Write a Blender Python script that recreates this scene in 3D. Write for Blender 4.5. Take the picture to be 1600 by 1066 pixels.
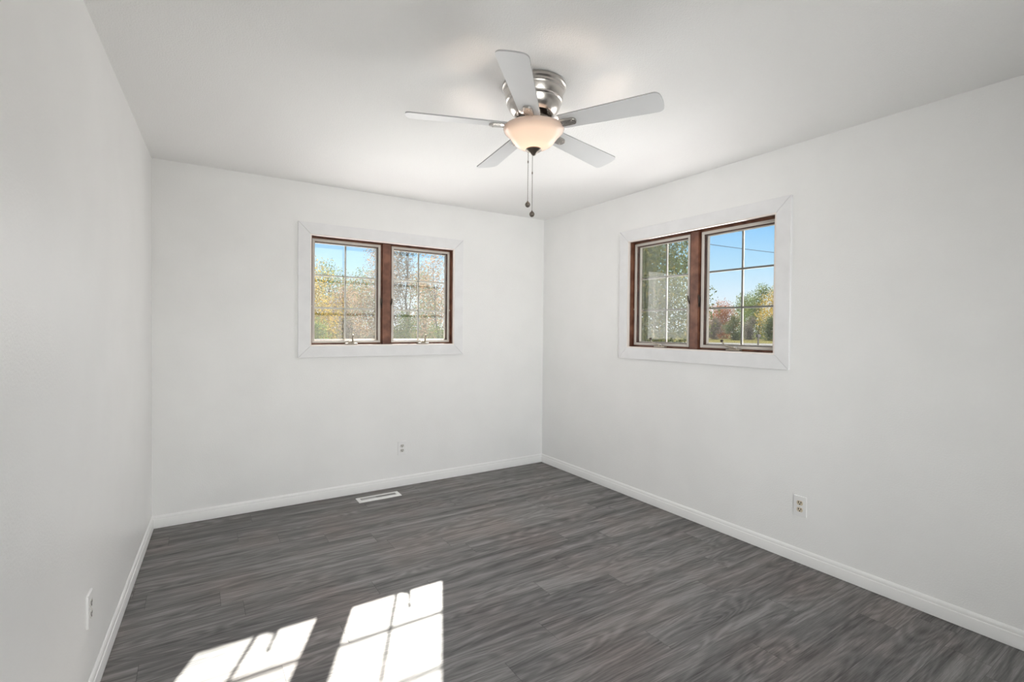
import bpy, bmesh, math, random
from mathutils import Vector, Matrix
random.seed(7)
PI = math.pi
for o in list(bpy.data.objects):
    bpy.data.objects.remove(o)
SC = bpy.context.scene
C = SC.collection

# ------------------------------------------------------------------ camera
F, YAW, PITCH, ROLL = 764.191, 0.573735, -0.013454, 0.009169
CAM = Vector((-2.94493, -3.98055, 1.34127))
fw = Vector((math.sin(YAW), math.cos(YAW), 0)); rt = Vector((math.cos(YAW), -math.sin(YAW), 0)); up = Vector((0, 0, 1))
f2 = math.cos(PITCH) * fw + math.sin(PITCH) * up
u2 = math.cos(PITCH) * up - math.sin(PITCH) * fw
r3 = math.cos(ROLL) * rt + math.sin(ROLL) * u2
u3 = math.cos(ROLL) * u2 - math.sin(ROLL) * rt
cd = bpy.data.cameras.new('camera'); cam = bpy.data.objects.new('camera', cd); C.objects.link(cam)
cd.sensor_width = 36; cd.sensor_fit = 'HORIZONTAL'; cd.lens = F / 1600 * 36; cd.shift_y = -8.12 / 1600
cd.clip_start = 0.02; cd.clip_end = 2000
m3 = Matrix((r3, u3, -f2)).transposed()
cam.matrix_world = Matrix.Translation(CAM) @ m3.to_4x4()
SC.camera = cam

# ------------------------------------------------------------------ exposure, sky, sun
SC.view_settings.view_transform = 'Standard'; SC.view_settings.look = 'None'
SC.view_settings.gamma = 1; SC.view_settings.use_curve_mapping = False
SC.view_settings.exposure = 0.06
SC.cycles.max_bounces = 14; SC.cycles.diffuse_bounces = 10; SC.cycles.glossy_bounces = 4
SC.cycles.transmission_bounces = 6; SC.cycles.transparent_max_bounces = 16
SC.cycles.sample_clamp_indirect = 8; SC.cycles.caustics_reflective = False; SC.cycles.caustics_refractive = False

SUN_E = 45.0
SUN_DIR = Vector((0.465, 1.0, 0.752)).normalized()          # towards the sun
SKY_K, FILL_CLOUD_K = 1.4, 5.0  # the bright clouds are added behind the camera to light the room
DOOR_FILL_W = 31.0                                              # added fill light at the unseen door behind the camera
BACK_FILL_W, RIGHT_FILL_W = 120.0, 340.0                              # added fill lights outside, aimed up through the two windows
WIN_FILL_B, WIN_FILL_R = 8.2, 10.2  # added fill lights just inside the back and right windows
sd = bpy.data.lights.new('sun', 'SUN'); so = bpy.data.objects.new('sun', sd); C.objects.link(so)
sd.energy = SUN_E; sd.angle = math.radians(0.53); sd.color = (1.0, 0.95, 0.88)
so.rotation_euler = SUN_DIR.to_track_quat('Z', 'Y').to_euler(); so.location = (6, 14, 14)

W = bpy.data.worlds.new('sky'); SC.world = W; W.use_nodes = True
nt = W.node_tree; nt.nodes.clear()
def N(nt, typ, **kw):
    n = nt.nodes.new(typ)
    for k, v in kw.items():
        if k in ('operation', 'blend_type', 'data_type', 'noise_dimensions', 'interpolation_type', 'distribution', 'clamp'):
            setattr(n, k, v)
        else:
            n.inputs[k].default_value = v
    return n
def L(nt, a, b): nt.links.new(a, b)
tc = N(nt, 'ShaderNodeTexCoord'); sx = N(nt, 'ShaderNodeSeparateXYZ'); L(nt, tc.outputs['Generated'], sx.inputs[0])
rp = N(nt, 'ShaderNodeValToRGB'); L(nt, sx.outputs['Z'], rp.inputs[0])
e = rp.color_ramp.elements
e[0].position = 0.0; e[0].color = (0.86, 0.93, 1.0, 1)
e[1].position = 0.6; e[1].color = (0.10, 0.32, 0.78, 1)
for p, c in ((0.06, (0.76, 0.89, 1.0, 1)), (0.12, (0.50, 0.78, 1.0, 1)), (0.20, (0.24, 0.58, 0.98, 1))):
    q = e.new(p); q.color = c
cn = N(nt, 'ShaderNodeTexNoise', Scale=2.2, Detail=6.0, Roughness=0.6); L(nt, tc.outputs['Generated'], cn.inputs['Vector'])
mr = N(nt, 'ShaderNodeMapRange', **{'From Min': 0.40, 'From Max': 0.58}); L(nt, cn.outputs['Fac'], mr.inputs['Value'])
mb = N(nt, 'ShaderNodeMapRange', **{'From Min': 0.05, 'From Max': -0.35}); L(nt, sx.outputs['Y'], mb.inputs['Value'])
mm = N(nt, 'ShaderNodeMath', operation='MULTIPLY'); L(nt, mr.outputs[0], mm.inputs[0]); L(nt, mb.outputs[0], mm.inputs[1])
mx = N(nt, 'ShaderNodeMix', data_type='RGBA'); L(nt, mm.outputs[0], mx.inputs['Factor']); L(nt, rp.outputs[0], mx.inputs[6])
mx.inputs[7].default_value = (FILL_CLOUD_K, FILL_CLOUD_K * 0.98, FILL_CLOUD_K * 0.95, 1)
bg = N(nt, 'ShaderNodeBackground', Strength=SKY_K); L(nt, mx.outputs[2], bg.inputs[0])
wo = N(nt, 'ShaderNodeOutputWorld'); L(nt, bg.outputs[0], wo.inputs[0])

# ------------------------------------------------------------------ helpers
def thing(name, label, cat, loc=(0, 0, 0), rotz=0, group=None):
    o = bpy.data.objects.new(name, None); C.objects.link(o); o.empty_display_size = 0.1
    o.location = loc; o.rotation_euler = (0, 0, rotz); o['label'] = label; o['category'] = cat
    if group: o['group'] = group
    return o
def obj(name, bm, mat, parent=None, smooth=None, bevel=None, label=None):
    me = bpy.data.meshes.new(name)
    bmesh.ops.recalc_face_normals(bm, faces=bm.faces[:]); bm.to_mesh(me); bm.free()
    for m in (mat if isinstance(mat, (list, tuple)) else [mat]): me.materials.append(m)
    o = bpy.data.objects.new(name, me); C.objects.link(o)
    if parent: o.parent = parent
    if smooth is not None:
        for p in me.polygons: p.use_smooth = True
        me.set_sharp_from_angle(angle=math.radians(smooth))
    if bevel:
        b = o.modifiers.new('bevel', 'BEVEL'); b.width = bevel; b.segments = 2; b.limit_method = 'ANGLE'; b.angle_limit = 0.6
    if label: o['label'] = label
    return o
def struct(name, bm, mat, **kw):
    o = obj(name, bm, mat, **kw); o['kind'] = 'structure'; return o
def box(bm, a, b, f=None):
    f = f or (lambda x, y, z: (x, y, z))
    x0, x1 = sorted((a[0], b[0])); y0, y1 = sorted((a[1], b[1])); z0, z1 = sorted((a[2], b[2]))
    v = [bm.verts.new(f(x, y, z)) for x in (x0, x1) for y in (y0, y1) for z in (z0, z1)]
    for q in ((0, 1, 3, 2), (4, 6, 7, 5), (0, 4, 5, 1), (2, 3, 7, 6), (0, 2, 6, 4), (1, 5, 7, 3)):
        bm.faces.new([v[i] for i in q])
def prism(bm, loop, h0, h1, f):
    """closed 2-D loop swept from h0 to h1; f(x, y, h) -> point"""
    n = len(loop)
    a = [bm.verts.new(f(x, y, h0)) for x, y in loop]; b = [bm.verts.new(f(x, y, h1)) for x, y in loop]
    bm.faces.new(a[::-1]); bm.faces.new(b)
    for i in range(n):
        bm.faces.new((a[i], a[(i + 1) % n], b[(i + 1) % n], b[i]))
def lathe(bm, prof, seg=48, c=(0, 0, 0)):
    """profile [(r, z)] turned round the z axis"""
    rings = []
    for r, z in prof:
        if r < 1e-6: rings.append([bm.verts.new((c[0], c[1], c[2] + z))])
        else: rings.append([bm.verts.new((c[0] + r * math.cos(2 * PI * k / seg), c[1] + r * math.sin(2 * PI * k / seg), c[2] + z)) for k in range(seg)])
    for A, B in zip(rings, rings[1:]):
        for k in range(seg):
            k2 = (k + 1) % seg
            if len(A) == 1 and len(B) == 1: continue
            if len(A) == 1: bm.faces.new((A[0], B[k], B[k2]))
            elif len(B) == 1: bm.faces.new((A[k], A[k2], B[0]))
            else: bm.faces.new((A[k], A[k2], B[k2], B[k]))
def tube(bm, pts, r, seg=8, caps=True):
    pts = [Vector(p) for p in pts]; rr = r if isinstance(r, (list, tuple)) else [r] * len(pts)
    rings = []; prev = None
    for i, p in enumerate(pts):
        t = (pts[min(i + 1, len(pts) - 1)] - pts[max(i - 1, 0)]).normalized()
        if prev is None: n = t.orthogonal().normalized()
        else:
            n = prev - t * prev.dot(t); n = n.normalized() if n.length > 1e-6 else t.orthogonal().normalized()
        prev = n; b = t.cross(n)
        rings.append([bm.verts.new(p + rr[i] * (math.cos(2 * PI * k / seg) * n + math.sin(2 * PI * k / seg) * b)) for k in range(seg)])
    for A, B in zip(rings, rings[1:]):
        for k in range(seg): bm.faces.new((A[k], A[(k + 1) % seg], B[(k + 1) % seg], B[k]))
    if caps: bm.faces.new(rings[0][::-1]); bm.faces.new(rings[-1])
def ball(bm, c, r, sc=(1, 1, 1), seg=16):
    bmesh.ops.create_uvsphere(bm, u_segments=seg, v_segments=max(6, seg // 2), radius=1,
                              matrix=Matrix.Translation(c) @ Matrix.Diagonal((r * sc[0], r * sc[1], r * sc[2], 1)))
def NB(): return bmesh.new()

# ------------------------------------------------------------------ materials
def mat(name, col, rough=0.5, metal=0.0, spec=0.5):
    m = bpy.data.materials.new(name); m.use_nodes = True
    b = m.node_tree.nodes['Principled BSDF']
    b.inputs['Base Color'].default_value = (*col, 1); b.inputs['Roughness'].default_value = rough
    b.inputs['Metallic'].default_value = metal; b.inputs['Specular IOR Level'].default_value = spec
    return m
def bump(m, scale, dist, detail=2.0, strength=1.0):
    nt = m.node_tree; b = nt.nodes['Principled BSDF']
    tc = N(nt, 'ShaderNodeTexCoord'); n = N(nt, 'ShaderNodeTexNoise', Scale=scale, Detail=detail); L(nt, tc.outputs['Object'], n.inputs['Vector'])
    bp = N(nt, 'ShaderNodeBump', Strength=strength, Distance=dist); L(nt, n.outputs['Fac'], bp.inputs['Height']); L(nt, bp.outputs[0], b.inputs['Normal'])
    return m
def vary(m, c1, c2, scale, vec=(1, 1, 1), detail=4, lo=0.35, hi=0.65):
    nt = m.node_tree; b = nt.nodes['Principled BSDF']
    tc = N(nt, 'ShaderNodeTexCoord'); mp = N(nt, 'ShaderNodeMapping'); mp.inputs['Scale'].default_value = vec
    L(nt, tc.outputs['Object'], mp.inputs[0])
    n = N(nt, 'ShaderNodeTexNoise', Scale=scale, Detail=detail); L(nt, mp.outputs[0], n.inputs['Vector'])
    r = N(nt, 'ShaderNodeValToRGB'); L(nt, n.outputs['Fac'], r.inputs[0])
    r.color_ramp.elements[0].position = lo; r.color_ramp.elements[0].color = (*c1, 1)
    r.color_ramp.elements[1].position = hi; r.color_ramp.elements[1].color = (*c2, 1)
    L(nt, r.outputs[0], b.inputs['Base Color'])
    return m
M = {}
M['wall'] = bump(vary(mat('wall paint', (0.86, 0.86, 0.855), 0.55, spec=0.35), (0.85, 0.85, 0.845), (0.875, 0.875, 0.87), 3.0), 150, 0.0012, 3.0)
M['wall_satin'] = bump(vary(mat('satin wall paint', (0.86, 0.86, 0.855), 0.36, spec=0.5), (0.85, 0.85, 0.845), (0.875, 0.875, 0.87), 3.0), 120, 0.0008, 3.0)
M['ceil'] = bump(mat('ceiling paint', (0.885, 0.883, 0.875), 0.8, spec=0.2), 170, 0.0022, 3.0)
M['trim'] = mat('trim paint', (0.86, 0.86, 0.855), 0.35)
M['casing'] = bump(vary(mat('painted casing boards', (0.80, 0.80, 0.81), 0.5), (0.79, 0.79, 0.80), (0.83, 0.83, 0.84), 9.0), 60, 0.0006, 4.0)
M['edge'] = mat('pale primed edge', (0.86, 0.80, 0.76), 0.5)
M['brown'] = vary(mat('stained window wood', (0.16, 0.07, 0.04), 0.38), (0.125, 0.048, 0.030), (0.255, 0.115, 0.070), 14.0, (1, 1, 1), 5)
M['alum'] = mat('tan aluminium', (0.62, 0.58, 0.53), 0.45)
M['muntin'] = mat('cream grille bar', (0.72, 0.66, 0.58), 0.5)
M['bronze'] = mat('tan bronze hardware', (0.46, 0.40, 0.33), 0.35, 0.5)
M['darkhw'] = mat('dark bronze hardware', (0.06, 0.045, 0.035), 0.4, 0.4)
M['nickel'] = bump(mat('brushed nickel', (0.54, 0.51, 0.48), 0.24, 1.0), 300, 0.0002)
M['darknick'] = mat('dark nickel', (0.20, 0.175, 0.15), 0.32, 1.0)
M['blade'] = vary(mat('white fan blade laminate', (0.80, 0.81, 0.82), 0.4), (0.79, 0.80, 0.81), (0.82, 0.83, 0.84), 6.0)
M['face'] = mat('off-white receptacle plastic', (0.66, 0.65, 0.62), 0.35)
M['band'] = mat('grey blade edge band', (0.42, 0.42, 0.42), 0.5)
M['plastic'] = mat('white plastic', (0.84, 0.84, 0.84), 0.3)
M['ivory'] = mat('ivory plastic', (0.66, 0.58, 0.45), 0.35)
M['black'] = mat('black', (0.012, 0.012, 0.012), 0.6)
M['register'] = mat('white enamel', (0.88, 0.88, 0.87), 0.3)
M['screw'] = mat('screw steel', (0.7, 0.68, 0.64), 0.35, 1.0)

def glass_mat():
    m = bpy.data.materials.new('window glass'); m.use_nodes = True; nt = m.node_tree; nt.nodes.clear()
    t = N(nt, 'ShaderNodeBsdfTransparent'); t.inputs[0].default_value = (0.95, 0.965, 0.96, 1)
    g = N(nt, 'ShaderNodeBsdfGlossy', Roughness=0.02); fr = N(nt, 'ShaderNodeFresnel', IOR=1.45)
    mx = N(nt, 'ShaderNodeMixShader'); L(nt, fr.outputs[0], mx.inputs[0]); L(nt, t.outputs[0], mx.inputs[1]); L(nt, g.outputs[0], mx.inputs[2])
    o = N(nt, 'ShaderNodeOutputMaterial'); L(nt, mx.outputs[0], o.inputs[0]); return m
def screen_mat(cover=0.25, col=(0.19, 0.19, 0.19)):
    """woven insect mesh too fine to resolve: part open, part grey thread that also lets some sun through"""
    m = bpy.data.materials.new('insect mesh'); m.use_nodes = True; nt = m.node_tree; nt.nodes.clear()
    t = N(nt, 'ShaderNodeBsdfTransparent'); d = N(nt, 'ShaderNodeBsdfDiffuse'); d.inputs[0].default_value = (*col, 1)
    tl = N(nt, 'ShaderNodeBsdfTranslucent'); tl.inputs[0].default_value = (*col, 1)
    a = N(nt, 'ShaderNodeMixShader', **{'Fac': 0.5}); L(nt, d.outputs[0], a.inputs[1]); L(nt, tl.outputs[0], a.inputs[2])
    b = N(nt, 'ShaderNodeMixShader', **{'Fac': cover}); L(nt, t.outputs[0], b.inputs[1]); L(nt, a.outputs[0], b.inputs[2])
    o = N(nt, 'ShaderNodeOutputMaterial'); L(nt, b.outputs[0], o.inputs[0]); return m
M['glass'] = glass_mat(); M['screen'] = screen_mat()
def bowl_mat():
    m = bpy.data.materials.new('frosted alabaster glass'); m.use_nodes = True; nt = m.node_tree; nt.nodes.clear()
    d = N(nt, 'ShaderNodeBsdfDiffuse'); d.inputs[0].default_value = (0.88, 0.84, 0.82, 1)
    t = N(nt, 'ShaderNodeBsdfTranslucent'); t.inputs[0].default_value = (0.95, 0.84, 0.74, 1)
    g = N(nt, 'ShaderNodeBsdfGlossy', Roughness=0.25)
    a = N(nt, 'ShaderNodeMixShader', Fac=0.72); L(nt, d.outputs[0], a.inputs[1]); L(nt, t.outputs[0], a.inputs[2])
    fr = N(nt, 'ShaderNodeFresnel', IOR=1.4)
    b = N(nt, 'ShaderNodeMixShader'); L(nt, fr.outputs[0], b.inputs[0]); L(nt, a.outputs[0], b.inputs[1]); L(nt, g.outputs[0], b.inputs[2])
    # the glass glows with the bulb inside it, least at the thick flared lip
    tc = N(nt, 'ShaderNodeTexCoord'); s = N(nt, 'ShaderNodeSeparateXYZ'); L(nt, tc.outputs['Object'], s.inputs[0])
    r = N(nt, 'ShaderNodeMapRange', **{'From Min': -0.196, 'From Max': -0.226, 'To Min': 0.05, 'To Max': 0.27}); L(nt, s.outputs[2], r.inputs['Value'])
    em = N(nt, 'ShaderNodeEmission'); em.inputs[0].default_value = (1.0, 0.73, 0.56, 1); L(nt, r.outputs[0], em.inputs[1])
    ad = N(nt, 'ShaderNodeAddShader'); L(nt, b.outputs[0], ad.inputs[0]); L(nt, em.outputs[0], ad.inputs[1])
    o = N(nt, 'ShaderNodeOutputMaterial'); L(nt, ad.outputs[0], o.inputs[0]); return m
M['bowl'] = bowl_mat()

def floor_mat():
    m = bpy.data.materials.new('grey vinyl planks'); m.use_nodes = True; nt = m.node_tree; b = nt.nodes['Principled BSDF']
    def mth(op, a, bb=None):
        n = N(nt, 'ShaderNodeMath', operation=op)
        for i, v in enumerate((a, bb)):
            if v is None: continue
            if isinstance(v, (int, float)): n.inputs[i].default_value = v
            else: L(nt, v, n.inputs[i])
        return n.outputs[0]
    def vec(x, y, z):
        n = N(nt, 'ShaderNodeCombineXYZ')
        for i, v in enumerate((x, y, z)):
            if isinstance(v, (int, float)): n.inputs[i].default_value = v
            else: L(nt, v, n.inputs[i])
        return n.outputs[0]
    PW, PL = 0.152, 1.22
    tc = N(nt, 'ShaderNodeTexCoord'); s = N(nt, 'ShaderNodeSeparateXYZ'); L(nt, tc.outputs['Object'], s.inputs[0])
    x, y = s.outputs[0], s.outputs[1]
    yr = mth('DIVIDE', mth('ADD', y, 0.055), PW); row = mth('FLOOR', yr)
    wr = N(nt, 'ShaderNodeTexWhiteNoise', noise_dimensions='1D'); L(nt, row, wr.inputs['W'])
    xs = mth('ADD', mth('DIVIDE', x, PL), mth('MULTIPLY', wr.outputs['Value'], 7.0)); col = mth('FLOOR', xs)
    wi = N(nt, 'ShaderNodeTexWhiteNoise', noise_dimensions='2D'); L(nt, vec(row, col, 0), wi.inputs['Vector']); pid = wi.outputs['Value']
    def near(v, size):
        fr = mth('FRACT', v); d = mth('MULTIPLY', mth('MINIMUM', fr, mth('SUBTRACT', 1.0, fr)), size)
        r = N(nt, 'ShaderNodeMapRange', **{'From Min': 0.0006, 'From Max': 0.0018, 'To Min': 1.0, 'To Max': 0.0}); L(nt, d, r.inputs['Value']); return r.outputs[0]
    seam = mth('MAXIMUM', near(yr, PW), near(xs, PL))
    # cathedral grain: contour lines of a stretched noise
    n1 = N(nt, 'ShaderNodeTexNoise', Scale=1.0, Detail=1.5, Roughness=0.45, Distortion=0.25)
    L(nt, vec(mth('ADD', mth('MULTIPLY', x, 1.1), mth('MULTIPLY', pid, 61.0)), mth('MULTIPLY', y, 8.0), mth('MULTIPLY', pid, 23.0)), n1.inputs['Vector'])
    rings = mth('ADD', mth('MULTIPLY', mth('SINE', mth('MULTIPLY', n1.outputs['Fac'], 95.0)), 0.5), 0.5)
    n2 = N(nt, 'ShaderNodeTexNoise', Scale=1.0, Detail=4.0, Roughness=0.65)
    L(nt, vec(mth('ADD', mth('MULTIPLY', x, 9.0), mth('MULTIPLY', pid, 31.0)), mth('MULTIPLY', y, 210.0), pid), n2.inputs['Vector'])
    n3 = N(nt, 'ShaderNodeTexNoise', Scale=1.0, Detail=3.0, Roughness=0.55)
    L(nt, vec(mth('ADD', mth('MULTIPLY', x, 0.9), mth('MULTIPLY', pid, 4.0)), mth('MULTIPLY', y, 17.0), mth('MULTIPLY', pid, 1.5)), n3.inputs['Vector'])
    v = mth('ADD', mth('ADD', mth('MULTIPLY', rings, 0.10), mth('MULTIPLY', n2.outputs['Fac'], 0.56)), mth('MULTIPLY', n3.outputs['Fac'], 0.70))
    v = mth('ADD', v, mth('MULTIPLY', pid, 0.055))
    r = N(nt, 'ShaderNodeValToRGB'); L(nt, v, r.inputs[0]); e = r.color_ramp.elements
    e[0].position = 0.48; e[0].color = (0.070, 0.068, 0.068, 1); e[1].position = 0.95; e[1].color = (0.320, 0.311, 0.305, 1)
    q = e.new(0.70); q.color = (0.168, 0.163, 0.161, 1)
    # brownish drift
    n4 = N(nt, 'ShaderNodeTexNoise', Scale=2.2, Detail=2.0); L(nt, tc.outputs['Object'], n4.inputs['Vector'])
    tn = N(nt, 'ShaderNodeMix', data_type='RGBA', blend_type='MULTIPLY')
    mr4 = N(nt, 'ShaderNodeMapRange', **{'From Min': 0.45, 'From Max': 0.7}); L(nt, n4.outputs['Fac'], mr4.inputs['Value'])
    L(nt, mr4.outputs[0], tn.inputs['Factor']); L(nt, r.outputs[0], tn.inputs[6]); tn.inputs[7].default_value = (1.06, 0.975, 0.945, 1)
    sm = N(nt, 'ShaderNodeMix', data_type='RGBA'); L(nt, mth('MULTIPLY', seam, 0.42), sm.inputs['Factor']); L(nt, tn.outputs[2], sm.inputs[6]); sm.inputs[7].default_value = (0.02, 0.019, 0.018, 1)
    L(nt, sm.outputs[2], b.inputs['Base Color'])
    rr = N(nt, 'ShaderNodeMapRange', **{'To Min': 0.52, 'To Max': 0.66}); L(nt, n2.outputs['Fac'], rr.inputs['Value']); L(nt, rr.outputs[0], b.inputs['Roughness'])
    b.inputs['Specular IOR Level'].default_value = 0.25
    h = mth('SUBTRACT', mth('MULTIPLY', n2.outputs['Fac'], 0.4), seam)
    bp = N(nt, 'ShaderNodeBump', Strength=0.5, Distance=0.0012); L(nt, h, bp.inputs['Height']); L(nt, bp.outputs[0], b.inputs['Normal'])
    return m
M['floor'] = floor_mat()

# ------------------------------------------------------------------ room shell
H = 2.44; T = 0.12; YF = -5.7
LX, LA = -3.18956, math.tan(0.042432)          # left wall: x = LX + y * LA
lx = lambda y: LX + y * LA
# window openings in wall coordinates u (left to right from inside), v (height)
W1 = dict(u0=-2.205, u1=-1.010, v0=1.207, v1=2.045, um=-1.6075)
W2 = dict(u0=1.170, u1=2.354, v0=1.211, v1=2.049, um=1.759)
def wall_with_hole(a0, a1, hole, f):
    """wall slab a0..a1 along u with a window-sized hole; f(u, d, v) -> point"""
    bm = NB(); J = 0.024
    h = (hole['u0'] - J, hole['u1'] + J, hole['v0'] - J, hole['v1'] + J)
    for (ua, ub, va, vb) in ((a0, h[0], -0.1, H + 0.1), (h[1], a1, -0.1, H + 0.1), (h[0], h[1], -0.1, h[2]), (h[0], h[1], h[3], H + 0.1)):
        box(bm, (ua, 0, va), (ub, T, vb), f)
    bmesh.ops.remove_doubles(bm, verts=bm.verts[:], dist=1e-5)
    return bm
fB = lambda u, d, v: (u, d, v)
fR = lambda u, d, v: (d, -u, v)
struct('wall_back', wall_with_hole(LX - 0.4, T, W1, fB), M['wall'])
struct('wall_right', wall_with_hole(0.0, -YF + T, W2, fR), M['wall'])
bm = NB()
prism(bm, [(lx(0), 0.0), (lx(YF), YF), (lx(YF) - T, YF), (lx(0) - T, 0.0)], -0.1, H + 0.1, lambda x, y, h: (x, y, h))
struct('wall_left', bm, M['wall_satin'])
DX0, DX1, DH = -3.25, -1.25, 2.08                # unseen door opening, added to let fill light in from behind
bm = NB()
for a, b in (((lx(YF) - T, YF - T, -0.1), (DX0, YF, H + 0.1)), ((DX1, YF - T, -0.1), (T, YF, H + 0.1)), ((DX0, YF - T, DH), (DX1, YF, H + 0.1)), ((DX0, YF - T, -0.1), (DX1, YF, 0.0))):
    box(bm, a, b)
struct('wall_front', bm, M['wall'])
bm = NB(); box(bm, (lx(YF) - T, YF - T, -0.1), (T, T, 0.0)); struct('floor', bm, M['floor'])
bm = NB(); box(bm, (lx(YF) - T, YF - T, H), (T, T, H + 0.12)); struct('ceiling', bm, M['ceil'])

# baseboards: flat face with a stepped, rounded top
BP = [(0.0, 0.0025), (0.012, 0.0025), (0.012, 0.056), (0.0112, 0.059), (0.0085, 0.0615), (0.0085, 0.070), (0.0072, 0.076), (0.0045, 0.081), (0.0018, 0.084), (0.0, 0.0845)]
bm = NB(); prism(bm, BP, lx(0), 0.0, lambda o, z, s: (s, -o, z)); struct('baseboard_back', bm, M['trim'], smooth=25)
bm = NB(); prism(bm, BP, -0.0, -YF, lambda o, z, s: (-o, -s, z)); struct('baseboard_right', bm, M['trim'], smooth=25)
bm = NB(); prism(bm, BP, 0.0, -YF, lambda o, z, s: (lx(-s) + o, -s, z)); struct('baseboard_left', bm, M['trim'], smooth=25)

# ------------------------------------------------------------------ windows
def ring(bm, u0, u1, v0, v1, w, d0, d1, f, mitre=0.0):
    """rectangular frame, inner edges u0..v1, width w outwards (w<0: inwards); four mitred members"""
    if w < 0: u0, u1, v0, v1, w = u0 - w, u1 + w, v0 - w, v1 + w, -w
    g = mitre
    O = [(u0 - w, v0 - w), (u1 + w, v0 - w), (u1 + w, v1 + w), (u0 - w, v1 + w)]
    I = [(u0, v0), (u1, v0), (u1, v1), (u0, v1)]
    for k in range(4):
        k2 = (k + 1) % 4
        ax = (1, 0) if k % 2 == 0 else (0, 1)
        s = 1 if k in (0, 1) else -1
        sh = lambda p, sg: (p[0] + ax[0] * g * s * sg, p[1] + ax[1] * g * s * sg)
        prism(bm, [sh(O[k], 1), sh(O[k2], -1), sh(I[k2], -1), sh(I[k], 1)], d0, d1, lambda x, y, h: f(x, h, y))
def crank(parent, f, u, v, mirror=1, out=False):
    bm = NB()
    box(bm, (u - 0.048, 0.000, v - 0.003), (u + 0.048, 0.036, v + 0.006), f)
    prism(bm, [(u - 0.026, v + 0.006), (u + 0.026, v + 0.006), (u + 0.018, v + 0.018), (u + 0.006, v + 0.024), (u - 0.010, v + 0.022), (u - 0.021, v + 0.015)], 0.004, 0.034, lambda x, y, h: f(x, h, y))
    o = obj('crank_operator', bm, M['bronze'], parent, bevel=0.002)
    bm = NB(); m = mirror
    pts = [(u + 0.012 * m, -0.004, v + 0.016), (u - 0.006 * m, -0.012, v + 0.021), (u - 0.030 * m, -0.014, v + 0.026), (u - 0.052 * m, -0.015, v + 0.036), (u - 0.063 * m, -0.016, v + 0.054)]
    kn = (u - 0.066 * m, -0.016, v + 0.060)
    if out:
        pts = [(u + 0.006, -0.004, v + 0.016), (u + 0.006, -0.016, v + 0.022), (u + 0.002, -0.030, v + 0.034), (u - 0.004, -0.040, v + 0.047), (u - 0.003, -0.046, v + 0.060)]; kn = (u - 0.001, -0.047, v + 0.067)
    tube(bm, [f(*p) for p in pts], [0.006, 0.0065, 0.006, 0.005, 0.0045], 10)
    tube(bm, [f(u + 0.008 * m, 0.012, v + 0.015), f(u + 0.008 * m, -0.010, v + 0.017)], 0.009, 12)
    h = obj('crank_handle', bm, M['bronze'], o, smooth=50)
    bm = NB(); ball(bm, f(*kn), 0.010); obj('knob', bm, M['bronze'] if out else M['darkhw'], h, smooth=60)
    return o
def lock(parent, f, u, v, side):
    bm = NB()
    box(bm, (u, 0.030, v - 0.035), (u + 0.004 * side, 0.052, v + 0.035), f)
    tube(bm, [f(u + 0.006 * side, 0.036, v - 0.010), f(u + 0.012 * side, 0.024, v + 0.016), f(u + 0.013 * side, 0.020, v + 0.048)], [0.0065, 0.0055, 0.0045], 8)
    return obj('sash_lock', bm, M['darkhw'], parent, bevel=0.001)
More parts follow.
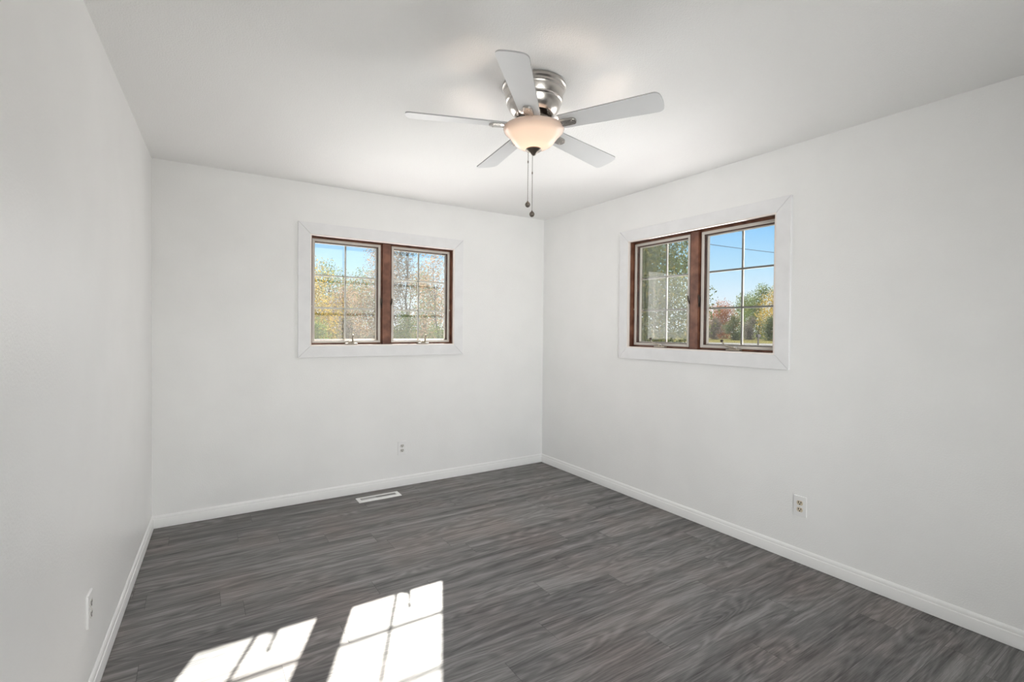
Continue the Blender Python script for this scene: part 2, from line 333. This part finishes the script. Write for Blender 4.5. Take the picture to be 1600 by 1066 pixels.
def make_window(name, w, f, crank_u, out):
    root = bpy.data.objects.new(name, None); C.objects.link(root); root['kind'] = 'structure'
    u0, u1, v0, v1, um = w['u0'], w['u1'], w['v0'], w['v1'], w['um']
    E = 0.010
    bm = NB(); ring(bm, u0 - E, u1 + E, v0 - E, v1 + E, 0.086, -0.018, 0.0, f, mitre=0.0009); obj('casing', bm, M['casing'], root, bevel=0.0015, label='white painted window casing with mitred corners')
    bm = NB(); ring(bm, u0, u1, v0, v1, E, -0.0145, 0.004, f); obj('jamb_edge', bm, M['edge'], root, label='pale unpainted front edge of the jamb')
    bm = NB(); ring(bm, u0, u1, v0, v1, 0.020, 0.004, T, f); obj('jamb', bm, M['brown'], root, label='brown stained wood jamb')
    bm = NB(); box(bm, (um - 0.033, 0.026, v0), (um + 0.033, T - 0.01, v1), f); obj('mullion', bm, M['brown'], root, bevel=0.002, label='brown stained wood centre post')
    for (a, b) in ((u0, um - 0.033), (um + 0.033, u1)):
        bm = NB(); ring(bm, a, b, v0, v1, -0.017, 0.050, T - 0.012, f); obj('stop', bm, M['brown'], root, bevel=0.0015)
        a2, b2, c2, d2 = a + 0.017, b - 0.017, v0 + 0.017, v1 - 0.017
        bm = NB(); ring(bm, a2 - 0.003, b2 + 0.003, c2 - 0.003, d2 + 0.003, -0.019, 0.040, 0.049, f)
        sf = obj('screen_frame', bm, M['alum'], root, bevel=0.0015, label='tan metal insect screen frame')
        bm = NB(); i = 0.016
        p = [f(a2 + i, 0.046, c2 + i), f(b2 - i, 0.046, c2 + i), f(b2 - i, 0.046, d2 - i), f(a2 + i, 0.046, d2 - i)]
        bm.faces.new([bm.verts.new(q) for q in p]); obj('insect_mesh', bm, M['screen'], sf)
        bm = NB(); ring(bm, a2, b2, c2, d2, -0.018, 0.080, 0.1055, f); sh = obj('sash', bm, M['brown'], root, bevel=0.002, label='brown wood casement sash')
        g0, g1, h0, h1 = a2 + 0.014, b2 - 0.014, c2 + 0.016, d2 - 0.016
        bm = NB(); ring(bm, g0 + 0.003, g1 - 0.003, h0 + 0.003, h1 - 0.003, -0.006, 0.0765, 0.0985, f); obj('glazing_bead', bm, M['muntin'], sh)
        bm = NB(); box(bm, (g0, 0.100, h0), (g1, 0.104, h1), f); obj('pane', bm, M['glass'], sh)
        bm = NB(); um2 = (g0 + g1) / 2
        box(bm, (um2 - 0.0065, 0.108, h0), (um2 + 0.0065, 0.118, h1), f)
        for k in (1, 2):
            z = h0 + (h1 - h0) * k / 3
            box(bm, (g0, 0.1082, z - 0.0065), (g1, 0.1178, z + 0.0065), f)
        obj('grille', bm, M['muntin'], sh)
    for cu in crank_u: crank(root, f, cu, v0 + 0.006, out=out)
    for side in (-1, 1): lock(root, f, um + 0.033 * side, v0 + 0.335, side)
    for uu, s in ((u0, 1), (u1, -1)):
        bm = NB(); ball(bm, f(uu + 0.010 * s, 0.046, v0 + 0.30), 0.006, seg=10); obj('screen_clip', bm, M['screw'], root, smooth=60)
    return root
make_window('window_1', W1, fB, (-1.90, -1.285), True)
make_window('window_2', W2, fR, (1.472, 2.078), False)
# unseen sliding door, added behind the camera for the fill light
root = bpy.data.objects.new('added_door', None); C.objects.link(root); root['kind'] = 'structure'
fF = lambda u, d, v: (u, YF - d, v)
bm = NB(); ring(bm, DX0 + 0.04, DX1 - 0.04, 0.03, DH - 0.04, 0.04, 0.02, 0.12, fF); obj('added_door_frame', bm, M['trim'], root)
dm = (DX0 + DX1) / 2
for k, (a, b) in enumerate(((DX0 + 0.04, dm + 0.03), (dm - 0.03, DX1 - 0.04))):
    bm = NB(); ring(bm, a, b, 0.03, DH - 0.04, -0.06, 0.035 + 0.04 * k, 0.07 + 0.04 * k, fF); s = obj('added_door_panel', bm, M['trim'], root)
    bm = NB(); box(bm, (a + 0.055, 0.05 + 0.04 * k, 0.085), (b - 0.055, 0.054 + 0.04 * k, DH - 0.095), fF); obj('pane', bm, M['glass'], s)

# sky portals in the three glazed openings (they guide sampling, they give no light of their own)
def portal(loc, direction, sx_, sy_):
    l = bpy.data.lights.new('sky_portal', 'AREA'); l.shape = 'RECTANGLE'; l.size = sx_; l.size_y = sy_; l.cycles.is_portal = True
    o = bpy.data.objects.new('sky_portal', l); C.objects.link(o); o.location = loc
    o.rotation_euler = Vector(direction).to_track_quat('-Z', 'Z').to_euler()
portal(((W1['u0'] + W1['u1']) / 2, T + 0.02, 1.627), (0, -1, 0), 1.2, 0.86)
portal((T + 0.02, -(W2['u0'] + W2['u1']) / 2, 1.63), (-1, 0, 0), 1.2, 0.86)
def fill_light(loc, direction, a, b, watts):  # area light added to brighten the room from a window
    l = bpy.data.lights.new('window_fill', 'AREA'); l.shape = 'RECTANGLE'; l.size = a; l.size_y = b; l.energy = watts; l.color = (1.0, 0.96, 0.945)
    o = bpy.data.objects.new('window_fill', l); C.objects.link(o); o.location = loc
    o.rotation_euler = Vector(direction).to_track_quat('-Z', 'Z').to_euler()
fill_light((-1.6, 1.9, -0.2), (0, -0.45, 1), 4.5, 3.2, BACK_FILL_W)
fill_light((1.9, -1.76, -0.2), (-0.45, 0, 1), 4.5, 3.2, RIGHT_FILL_W)
# added fill lights just inside the plane of each window, unseen by the camera
fill_light((-1.6075, -0.03, 1.64), (0, -1, 0.08), 1.15, 0.80, WIN_FILL_B)
fill_light((-0.03, -1.762, 1.64), (-1, 0, 0.08), 1.15, 0.80, WIN_FILL_R)
dl = bpy.data.lights.new('door_fill', 'AREA'); dl.shape = 'RECTANGLE'; dl.size = DX1 - DX0; dl.size_y = DH; dl.energy = DOOR_FILL_W; dl.color = (1.0, 0.98, 0.965)  # added fill light outside the unseen door
do = bpy.data.objects.new('door_fill', dl); C.objects.link(do); dl.spread = math.radians(75); do.location = (dm, YF - T - 0.25, DH / 2)
do.rotation_euler = Vector((0.42, 1, 0.13)).to_track_quat('-Z', 'Z').to_euler()

# ------------------------------------------------------------------ ceiling fan
FX, FY = -1.6649, -2.1651
fan = thing('ceiling_fan', 'five-bladed white and brushed nickel ceiling fan with lit glass bowl, under the ceiling', 'ceiling fan', (FX, FY, H))
Z = lambda z: z - H
bm = NB()
lathe(bm, [(0, Z(2.4395)), (0.140, Z(2.4395)), (0.143, Z(2.435)), (0.143, Z(2.424)), (0.138, Z(2.420)), (0.136, Z(2.417)), (0.136, Z(2.409)), (0.1325, Z(2.405)),
           (0.131, Z(2.400)), (0.129, Z(2.372)), (0.1265, Z(2.368)), (0.1265, Z(2.362)), (0.122, Z(2.358)), (0.119, Z(2.345)), (0.111, Z(2.328)), (0.099, Z(2.314)),
           (0.088, Z(2.307)), (0.084, Z(2.307)), (0.081, Z(2.311)), (0.081, Z(2.330)), (0, Z(2.330))], 64)
obj('motor_housing', bm, M['nickel'], fan, smooth=28)
bm = NB()
lathe(bm, [(0, Z(2.331)), (0.060, Z(2.331)), (0.060, Z(2.292)), (0.070, Z(2.290)), (0.074, Z(2.286)), (0.074, Z(2.272)), (0.066, Z(2.268)), (0.050, Z(2.266)), (0.046, Z(2.262)), (0.046, Z(2.236)), (0.062, Z(2.232)), (0.062, Z(2.226)), (0, Z(2.226))], 48)
for k in range(10):
    a = k * PI / 5
    box(bm, (0.060, -0.006, Z(2.294)), (0.078, 0.006, Z(2.304)), lambda x, y, z, a=a: (x * math.cos(a) - y * math.sin(a), x * math.sin(a) + y * math.cos(a), z))
obj('motor_hub', bm, M['darknick'], fan, smooth=30)

BR0, BR1, HW0, HW1 = 0.120, 0.566, 0.046, 0.0625
def rounded(poly, radii, seg=6):
    out = []; n = len(poly)
    for i in range(n):
        p, a, b = Vector(poly[i]), Vector(poly[i - 1]), Vector(poly[(i + 1) % n]); r = radii[i]
        da, db = (a - p).normalized(), (b - p).normalized(); ang = da.angle(db); t = r / math.tan(ang / 2)
        c = p + (da + db).normalized() * (r / math.sin(ang / 2)); s, e_ = p + da * t, p + db * t
        v0, v1 = s - c, e_ - c; th = v0.angle(v1); sg = 1 if v0.x * v1.y - v0.y * v1.x > 0 else -1
        for k in range(seg + 1):
            q = sg * th * k / seg; out.append((c.x + v0.x * math.cos(q) - v0.y * math.sin(q), c.y + v0.x * math.sin(q) + v0.y * math.cos(q)))
    return out
PITCH_B = math.radians(-12)
for k in range(5):
    ang = math.radians(154.68 + 72 * k)
    dx, dy = math.cos(ang), math.sin(ang)
    droop = -(0.044 * dx + 0.018 * dy)                        # slight sag of the ring towards the window side
    z0 = Z(2.2515)
    A = Matrix.Rotation(ang, 4, 'Z') @ Matrix.Rotation(-droop, 4, 'Y') @ Matrix.Rotation(PITCH_B, 4, 'X')
    A = Matrix.Translation((0, 0, z0)) @ A
    bm = NB()
    loop = rounded([(BR0, -HW0), (BR1 - 0.004, -HW1), (BR1 + 0.006, 0), (BR1 - 0.004, HW1), (BR0, HW0)], [0.016, 0.026, 0.25, 0.026, 0.016])
    prism(bm, loop, 0.0, 0.0055, lambda x, y, h: A @ Vector((x, y, h)))
    bl = obj('blade', bm, [M['blade'], M['band']], fan)
    for p_ in bl.data.polygons:
        if len(p_.vertices) == 4: p_.material_index = 1
    bm = NB()
    il = rounded([(0.060, -0.014), (0.118, -0.018), (0.150, -0.022), (0.203, -0.021), (0.203, 0.021), (0.150, 0.022), (0.118, 0.018), (0.060, 0.014)], [0.003, 0.02, 0.02, 0.018, 0.018, 0.02, 0.02, 0.003])
    def fi(x, y, h):
        t = max(0.0, min(1.0, (0.125 - x) / 0.060))
        return A @ Vector((x, y * (1 - 0.1 * (h < -0.008)), h + 0.022 * t * t))
    prism(bm, il, -0.010, -0.0005, fi)
    ir = obj('blade_iron', bm, M['nickel'], bl, bevel=0.003, label='brushed nickel blade bracket')
    bm = NB()
    for sx_, sy_ in ((0.140, 0.0), (0.185, 0.011), (0.185, -0.011)):
        c = A @ Vector((sx_, sy_, -0.0105)); ball(bm, c, 0.0035, (1, 1, 0.6), 8)
    # screws belong to the bracket mesh's look
    me = bpy.data.meshes.new('s'); bm.to_mesh(me); bm.free()
    b2 = bmesh.new(); b2.from_mesh(ir.data); b2.from_mesh(me); b2.to_mesh(ir.data); b2.free(); bpy.data.meshes.remove(me)

bm = NB()
outer = [(0.131, Z(2.250)), (0.1365, Z(2.2475)), (0.1375, Z(2.243)), (0.1345, Z(2.234)), (0.127, Z(2.226)), (0.117, Z(2.218)), (0.108, Z(2.208)), (0.100, Z(2.196)), (0.091, Z(2.184)), (0.079, Z(2.172)), (0.063, Z(2.163)), (0.042, Z(2.157)), (0.012, Z(2.154))]
inner = [(max(0.012, r - 0.0035), z + 0.003) for r, z in outer][::-1]
lathe(bm, outer + inner + [outer[0]], 64)
bowl = obj('light_bowl', bm, M['bowl'], fan, smooth=60, label='lit frosted glass bowl')
bl_ = bpy.data.lights.new('bulb', 'POINT'); bl_.energy = 11.0; bl_.color = (1.0, 0.83, 0.70); bl_.shadow_soft_size = 0.035
bo = bpy.data.objects.new('bulb', bl_); C.objects.link(bo); bo.parent = fan; bo.location = (0, 0, Z(2.202))
bm = NB(); lathe(bm, [(0, Z(2.158)), (0.006, Z(2.158)), (0.036, Z(2.1545)), (0.0375, Z(2.151)), (0.034, Z(2.148)), (0.025, Z(2.143)), (0.016, Z(2.138)), (0.011, Z(2.131)), (0.006, Z(2.127)), (0, Z(2.1255))], 40)
tube(bm, [(0, 0, Z(2.225)), (0, 0, Z(2.157))], 0.006, 10)
obj('finial', bm, M['darknick'], fan, smooth=40, label='dark nickel finial cap under the bowl')
def chain(px, py, z_top, z_ball, z_conn):
    bm = NB(); n = 0; z = z_top
    tube(bm, [(px, py, Z(z_top)), (px, py, Z(z_ball))], 0.0009, 6)
    while z > z_ball + 0.012:
        ball(bm, (px, py, Z(z)), 0.0016, seg=6); z -= 0.0042
    ch = obj('pull_chain', bm, M['darknick'], fan, smooth=60, label='thin beaded metal pull chain')
    bm = NB(); tube(bm, [(px, py, Z(z_conn + 0.006)), (px, py, Z(z_conn)), (px, py, Z(z_conn - 0.006))], [0.002, 0.0032, 0.002], 8); obj('chain_connector', bm, M['darknick'], ch, smooth=60)
    bm = NB(); lathe(bm, [(0, 0.0165), (0.003, 0.016), (0.004, 0.0125), (0.009, 0.009), (0.0122, 0.002), (0.0122, -0.002), (0.009, -0.009), (0.004, -0.012), (0, -0.0125)], 20, (px, py, Z(z_ball)))
    obj('pull_fob', bm, M['darknick'], ch, smooth=50, label='round dark pull fob')
chain(-0.0205 * 1, 0.013, 2.145, 1.905, 2.098)
chain(-0.004, 0.0025, 2.128, 1.862, 2.048)

# ------------------------------------------------------------------ outlets, floor register
def outlet(f, u, v, label, face, name='wall_outlet'):
    t = thing(name, label, 'outlet', f(u, -0.0, v), 0, 'duplex outlets low on the walls')
    o0 = Vector(f(u, 0, v))
    g = lambda a, d, b: Vector(f(u + a, d, v + b)) - o0
    bm = NB()
    lp = rounded([(-0.036, -0.0585), (0.036, -0.0585), (0.036, 0.0585), (-0.036, 0.0585)], [0.004] * 4, 3)
    prism(bm, lp, -0.0065, 0.0, lambda x, y, h: g(x * (0.965 if h < -0.003 else 1), h, y * (0.98 if h < -0.003 else 1)))
    obj('cover_plate', bm, M['plastic'], t, bevel=0.001)
    for s in (1, -1):
        bm = NB(); cz = 0.0195 * s
        lp = [(0.017 * math.cos(a) , max(-0.0125, min(0.0125, 0.0165 * math.sin(a))) + cz) for a in [2 * PI * k / 28 for k in range(28)]]
        prism(bm, lp, -0.0085, -0.006, lambda x, y, h: g(x, h, y))
        r = obj('receptacle', bm, face, t)
        bm = NB()
        for (a, b, ww, hh) in ((-0.0065, 0.0035, 0.0042, 0.0105), (0.0065, 0.0035, 0.0038, 0.009)):
            box(bm, (a - ww / 2, -0.0090, cz + b - hh / 2), (a + ww / 2, -0.0080, cz + b + hh / 2), lambda x, y, z: g(x, y, z))
        lp = [(0.0038 * math.cos(q), 0.0034 * math.sin(q) - 0.0072 + cz) for q in [2 * PI * k / 12 for k in range(12)]]
        prism(bm, lp, -0.0090, -0.0080, lambda x, y, h: g(x, h, y))
        obj('slot', bm, M['black'], r, label='dark plug slots')
    bm = NB(); c = g(0, -0.0068, 0); ball(bm, c, 0.0032, seg=10); obj('screw', bm, M['screw'], t, smooth=60)
    return t
fL = lambda u, d, v: (lx(u) - d, u, v)                          # u grows away from the camera along the left wall
outlet(fB, -1.476, 0.324, 'white wall outlet on the back wall below the window, above the floor register', M['face'])
outlet(fR, 2.522, 0.331, 'wall outlet with ivory receptacles on the right wall above its baseboard', M['ivory'])
outlet(fL, -1.735, 0.340, 'white wall outlet seen edge-on, low on the left wall', M['face'])

reg = thing('floor_register', 'white metal floor register with dark slots in the grey floor by the back baseboard', 'floor vent', (-1.727, -0.176, 0.0))
RW, RD = 0.169, 0.054
bm = NB()
hx, ya, yb = 0.142, -0.016, 0.038                                   # slotted opening sits towards the wall
P = lambda x, y, h: (x * (1 - 0.012 * (h > 0.003)), y * (1 - 0.04 * (h > 0.003)), h)
for a, b in (((-RW, -RD), (RW, ya)), ((-RW, yb), (RW, RD)), ((-RW, ya), (-hx, yb)), ((hx, ya), (RW, yb))):
    box(bm, (a[0], a[1], 0.0005), (b[0], b[1], 0.006), P)
obj('faceplate', bm, M['register'], reg)
bm = NB(); box(bm, (-hx - 0.004, ya - 0.004, 0.0004), (hx + 0.004, yb + 0.004, 0.0012)); obj('duct_shade', bm, M['black'], reg, label='black plate for the shade behind the louvres')  # black plate stands in for shade in the duct; the floor is solid
bm = NB(); n = 24
for k in range(n + 1):
    x = -hx + 2 * hx * k / n; ti = 0.0 if k < 11 else 0.0042
    prism(bm, [(x - 0.0019, 0.0056), (x + 0.0019, 0.0056), (x + 0.0019 + ti, 0.0014), (x - 0.0019 + ti, 0.0014)], ya, yb, lambda a, b, h: (a, h, b))
obj('louvre', bm, M['register'], reg)

# ------------------------------------------------------------------ outdoors
GZ = -0.30
def ground_pt(az, d, z=GZ):
    a = math.radians(az); return Vector((CAM.x + d * math.sin(a), CAM.y + d * math.cos(a), z))
M['lawn'] = vary(mat('autumn lawn', (0.1, 0.11, 0.04), 0.9, spec=0.0), (0.020, 0.024, 0.010), (0.050, 0.044, 0.020), 1.3, detail=8)
M['road'] = mat('pale road', (0.10, 0.098, 0.095), 0.9, spec=0.0)
M['verge'] = vary(mat('dry verge grass', (0.1, 0.09, 0.03), 0.9, spec=0.0), (0.050, 0.048, 0.016), (0.085, 0.072, 0.030), 0.8, detail=6)
M['bark'] = vary(mat('bark', (0.05, 0.04, 0.03), 0.9, spec=0.1), (0.03, 0.024, 0.018), (0.075, 0.06, 0.048), 8, (1, 1, 0.2))
M['post'] = vary(mat('weathered post', (0.12, 0.10, 0.08), 0.8), (0.09, 0.075, 0.06), (0.15, 0.125, 0.1), 12)
def leaf_mat(name, c1, c2, c3=None):
    m = bpy.data.materials.new(name); m.use_nodes = True; nt = m.node_tree; nt.nodes.clear()
    g = N(nt, 'ShaderNodeNewGeometry'); r = N(nt, 'ShaderNodeValToRGB'); L(nt, g.outputs['Random Per Island'], r.inputs[0])
    e = r.color_ramp.elements; e[0].color = (*c1, 1); e[1].color = (*c2, 1)
    if c3: e[1].position = 0.7; q = e.new(1.0); q.color = (*c3, 1)
    d = N(nt, 'ShaderNodeBsdfDiffuse'); t = N(nt, 'ShaderNodeBsdfTranslucent'); L(nt, r.outputs[0], d.inputs[0]); L(nt, r.outputs[0], t.inputs[0])
    a = N(nt, 'ShaderNodeMixShader', Fac=0.4); L(nt, d.outputs[0], a.inputs[1]); L(nt, t.outputs[0], a.inputs[2])
    o = N(nt, 'ShaderNodeOutputMaterial'); L(nt, a.outputs[0], o.inputs[0]); return m
LV = {
    'green': leaf_mat('green leaves', (0.036, 0.067, 0.020), (0.099, 0.131, 0.032), (0.182, 0.166, 0.041)),
    'dark': leaf_mat('dark green leaves', (0.028, 0.044, 0.020), (0.067, 0.086, 0.032), (0.117, 0.117, 0.051)),
    'gold': leaf_mat('golden leaves', (0.140, 0.103, 0.023), (0.315, 0.207, 0.036), (0.198, 0.182, 0.051)),
    'rust': leaf_mat('rust red leaves', (0.140, 0.046, 0.020), (0.248, 0.090, 0.036), (0.198, 0.131, 0.051)),
    'tan': leaf_mat('tan and pink leaves', (0.140, 0.090, 0.057), (0.248, 0.166, 0.108), (0.117, 0.117, 0.051)),
    'near': leaf_mat('yellow green leaves', (0.029, 0.046, 0.018), (0.083, 0.103, 0.029), (0.198, 0.158, 0.036)),
    'grey': leaf_mat('grey brown brush', (0.067, 0.055, 0.046), (0.125, 0.103, 0.083), (0.090, 0.108, 0.051)),
}
bm = NB(); box(bm, (-400, -400, GZ - 0.3), (500, 500, GZ)); g_ = struct('ground', bm, M['lawn'])
M['concrete'] = vary(mat('pale concrete', (0.6, 0.59, 0.57), 0.9, spec=0.1), (0.74, 0.73, 0.71), (0.82, 0.81, 0.79), 2.0)  # high albedo, to send sunlight up through the windows
bm = NB(); box(bm, (-10, T, GZ - 0.05), (T, 9.0, GZ + 0.02)); box(bm, (T, -12, GZ - 0.05), (4.6, 9.0, GZ + 0.02)); struct('bounce_slab', bm, M['concrete'])  # unseen pale slab added to reflect sun onto the ceiling
def strip(name, az0, az1, d0, d1, z, m):
    bm = NB()
    a = [ground_pt(az0, d0, z), ground_pt(az1, d0, z), ground_pt(az1, d1, z), ground_pt(az0, d1, z)]
    lo = [bm.verts.new(p - Vector((0, 0, 0.05))) for p in a]; hi = [bm.verts.new(p) for p in a]
    bm.faces.new(hi); bm.faces.new(lo[::-1])
    for k in range(4): bm.faces.new((lo[k], lo[(k + 1) % 4], hi[(k + 1) % 4], hi[k]))
    return struct(name, bm, m)
strip('road', 38, 80, 50, 80, GZ + 0.02, M['road'])
strip('verge', 38, 80, 80, 125, GZ + 0.03, M['verge'])

def make_tree(name, label, cat, az, d, h, rad, leaves, n, size, base=0.25, trunk=True, seed=0, group=None, squash=1.0, blobs=9):
    rnd = random.Random(seed * 101 + int(az * 10))
    p = ground_pt(az, d)
    t = thing(name, label, cat, p, 0, group)
    # crown lumps
    lumps = []
    for k in range(blobs):
        a = rnd.uniform(0, 2 * PI); zz = base + (1 - base) * (k + 0.5) / blobs
        prof = math.sin(PI * min(0.97, max(0.12, (zz - base) / (1 - base) * 0.85 + 0.12)))
        rr = rad * prof * rnd.uniform(0.25, 0.65)
        lumps.append((Vector((rr * math.cos(a), rr * math.sin(a), zz * h * 0.93)), rad * (0.40 + 0.28 * prof) * rnd.uniform(0.8, 1.15)))
    # trunk and boughs
    bm = NB(); tr = max(0.02, 0.010 * h)
    top = h * 0.72
    pts = [Vector((rnd.uniform(-1, 1) * 0.02 * h * (i > 0), rnd.uniform(-1, 1) * 0.02 * h * (i > 0), top * i / 5)) for i in range(6)]
    tube(bm, pts, [tr * (1.15 - 0.2 * i) for i in range(6)], 8)
    for c, r in lumps:
        b0 = pts[min(4, max(1, int(c.z / top * 5) - 1))]
        mid = (b0 + c) / 2 + Vector((0, 0, -0.04 * h))
        tube(bm, [b0, mid, c], [tr * 0.45, tr * 0.3, tr * 0.12], 6)
    obj('trunk' if trunk else 'stems', bm, M['bark'], t, smooth=60)
    bm = NB()
    wts = [r * r for _, r in lumps]
    for i in range(n):
        c, r = rnd.choices(lumps, wts)[0]
        dv = Vector((rnd.gauss(0, 1), rnd.gauss(0, 1), rnd.gauss(0, 1))).normalized()
        q = c + dv * r * (rnd.random() ** 0.45) * Vector((1, 1, squash)).length / 1.732
        q.z = max(q.z, 0.05)
        nrm = (dv + 0.9 * Vector((rnd.gauss(0, 1), rnd.gauss(0, 1), rnd.gauss(0, 1)))).normalized()
        ta = nrm.orthogonal().normalized(); ta = Matrix.Rotation(rnd.uniform(0, 2 * PI), 3, nrm) @ ta; tb = nrm.cross(ta)
        s = size * rnd.uniform(0.6, 1.3)
        vs = [q - ta * s * 0.6, q + tb * s * 0.3 + nrm * s * 0.08, q + ta * s * 0.6, q - tb * s * 0.3 + nrm * s * 0.08]
        bm.faces.new([bm.verts.new(v) for v in vs])
    me_o = obj('foliage', bm, leaves, t)
    return t
TG = 'trees beyond the windows'
# --- through the window in the back wall
BWT = [  # azimuth, distance, height, crown radius, leaves, count, leaf size, base, label
    (10.2, 21, 4.5, 1.5, 'gold', 9000, 0.075, 0.1, 'golden yellow tree at the left edge of the back wall window'),
    (12.4, 60, 9.2, 3.6, 'green', 6000, 0.20, 0.05, 'green tree far behind the golden one, top left of the back window'),
    (15.6, 72, 9.6, 4.2, 'green', 6000, 0.22, 0.05, 'green tree low on the skyline beside the grille bar of the back window'),
    (17.9, 27, 7.4, 1.9, 'tan', 11000, 0.075, 0.05, 'tall tan and orange tree left of the centre post of the back window'),
    (20.6, 22, 6.6, 1.35, 'grey', 9000, 0.07, 0.05, 'grey green tree just right of the centre post of the back window'),
    (24.0, 18, 4.6, 1.2, 'tan', 5200, 0.065, 0.05, 'sparse pinkish tree at the right edge of the back window'),
    (14.2, 34, 4.6, 1.9, 'tan', 7000, 0.10, 0.05, 'small tan tree in the lower left sash of the back window'),
    (22.6, 40, 6.0, 2.2, 'green', 6000, 0.12, 0.05, 'mid green tree behind the pinkish one in the back window')]
for k, (az, d, h, r, lv, n, sz, b, lab) in enumerate(BWT):
    make_tree('tree', lab, 'tree', az, d, h, r, LV[lv], n, sz, b, seed=1 + k, group=TG, blobs=11)
SG = 'shrubs under the trees'
for i, (az, d, h, r, lv, lab) in enumerate((
        (11.2, 15.0, 1.9, 0.62, 'green', 'low green shrub at the lower left of the back window'),
        (14.4, 16.8, 2.1, 0.66, 'grey', 'grey brown shrub left of the centre post in the back window'),
        (17.6, 15.0, 2.2, 0.64, 'grey', 'grey shrub behind the centre post of the back window'),
        (20.6, 16.2, 2.2, 0.62, 'green', 'green shrub behind the crank of the right sash, back window'),
        (24.2, 14.6, 1.8, 0.64, 'green', 'green shrub at the lower right of the back window'))):
    make_tree('shrub', lab, 'shrub', az, d, h, r, LV[lv], 4200, 0.055, 0.0, trunk=False, seed=20 + i, group=SG, blobs=9)
# --- through the window in the right wall
make_tree('tree', 'near leafy yellow-green tree filling the left sash of the right wall window', 'tree', 45.2, 11.5, 5.4, 1.9, LV['near'], 60000, 0.055, 0.02, seed=8, group=TG, blobs=16)
make_tree('tree', 'dark green tree behind the near yellow-green tree, right wall window', 'tree', 46.5, 20, 7.6, 2.6, LV['dark'], 22000, 0.11, 0.02, seed=80, group=TG, blobs=14)
RWT = [
    (53.6, 128, 7.4, 3.4, 'gold', 'orange tree far off beside the rust red one, right wall window'),
    (56.0, 118, 7.6, 4.4, 'rust', 'rust red tree far off, left in the right wall window'),
    (58.0, 136, 11.2, 4.2, 'green', 'green tree far off behind the grille bar of the right wall window'),
    (59.7, 124, 12.4, 3.8, 'green', 'tallest green tree on the skyline of the right wall window'),
    (61.9, 107, 10.6, 4.6, 'gold', 'golden orange tree at the right edge of the right wall window')]
for k, (az, d, h, r, lv, lab) in enumerate(RWT):
    make_tree('tree', lab, 'tree', az, d, h, r, LV[lv], 7000, 0.26, 0.03, seed=50 + k, group=TG, blobs=11)
for i, (az, d, lv, lab) in enumerate((
        (53.2, 97, 'dark', 'dark shrub at the left end of the far hedge row'),
        (55.3, 103, 'grey', 'grey brown shrub in front of the rust red tree'),
        (57.2, 98, 'dark', 'dark shrub in front of the far green tree'),
        (58.9, 105, 'grey', 'grey brown shrub under the tallest far tree'),
        (60.7, 97, 'dark', 'dark shrub left of the far golden tree'),
        (63.0, 95, 'tan', 'tan shrub in front of the far golden tree'))):
    make_tree('shrub', lab, 'shrub', az, d, 4.4, 1.75, LV[lv], 3000, 0.20, 0.0, trunk=False, seed=40 + i, group=SG, blobs=8)

# mailbox by the road
p = ground_pt(59.6, 56)
mbx = thing('mailbox', 'small dark mailbox on a post beside the pale road', 'mailbox', p)
bm = NB(); box(bm, (-0.06, -0.06, 0), (0.06, 0.06, 1.05)); obj('post', bm, M['post'], mbx, bevel=0.006)
bm = NB(); lp = [(-0.13, 0), (0.13, 0)] + [(0.13 * math.cos(a), 0.17 + 0.13 * math.sin(a)) for a in [PI * k / 10 for k in range(11)]]
prism(bm, lp, -0.3, 0.3, lambda x, y, h: (h * 0.85, x, 1.05 + y)); obj('box', bm, M['darkhw'], mbx)
# overhead wire crossing the view of the right wall window
pa, pb = Vector((8.56, 15.7, GZ)), Vector((46.8, 11.5, GZ))
bm = NB(); n = 24
tube(bm, [pa.lerp(pb, k / n) + Vector((0, 0, 7.24 - 1.9 * (k / n) * (1 - k / n))) for k in range(n + 1)], 0.016, 6)
wire = obj('street_wire', bm, M['black'], smooth=60)
wire['label'] = 'thin black overhead wire crossing the sky in the right wall window'; wire['category'] = 'wire'
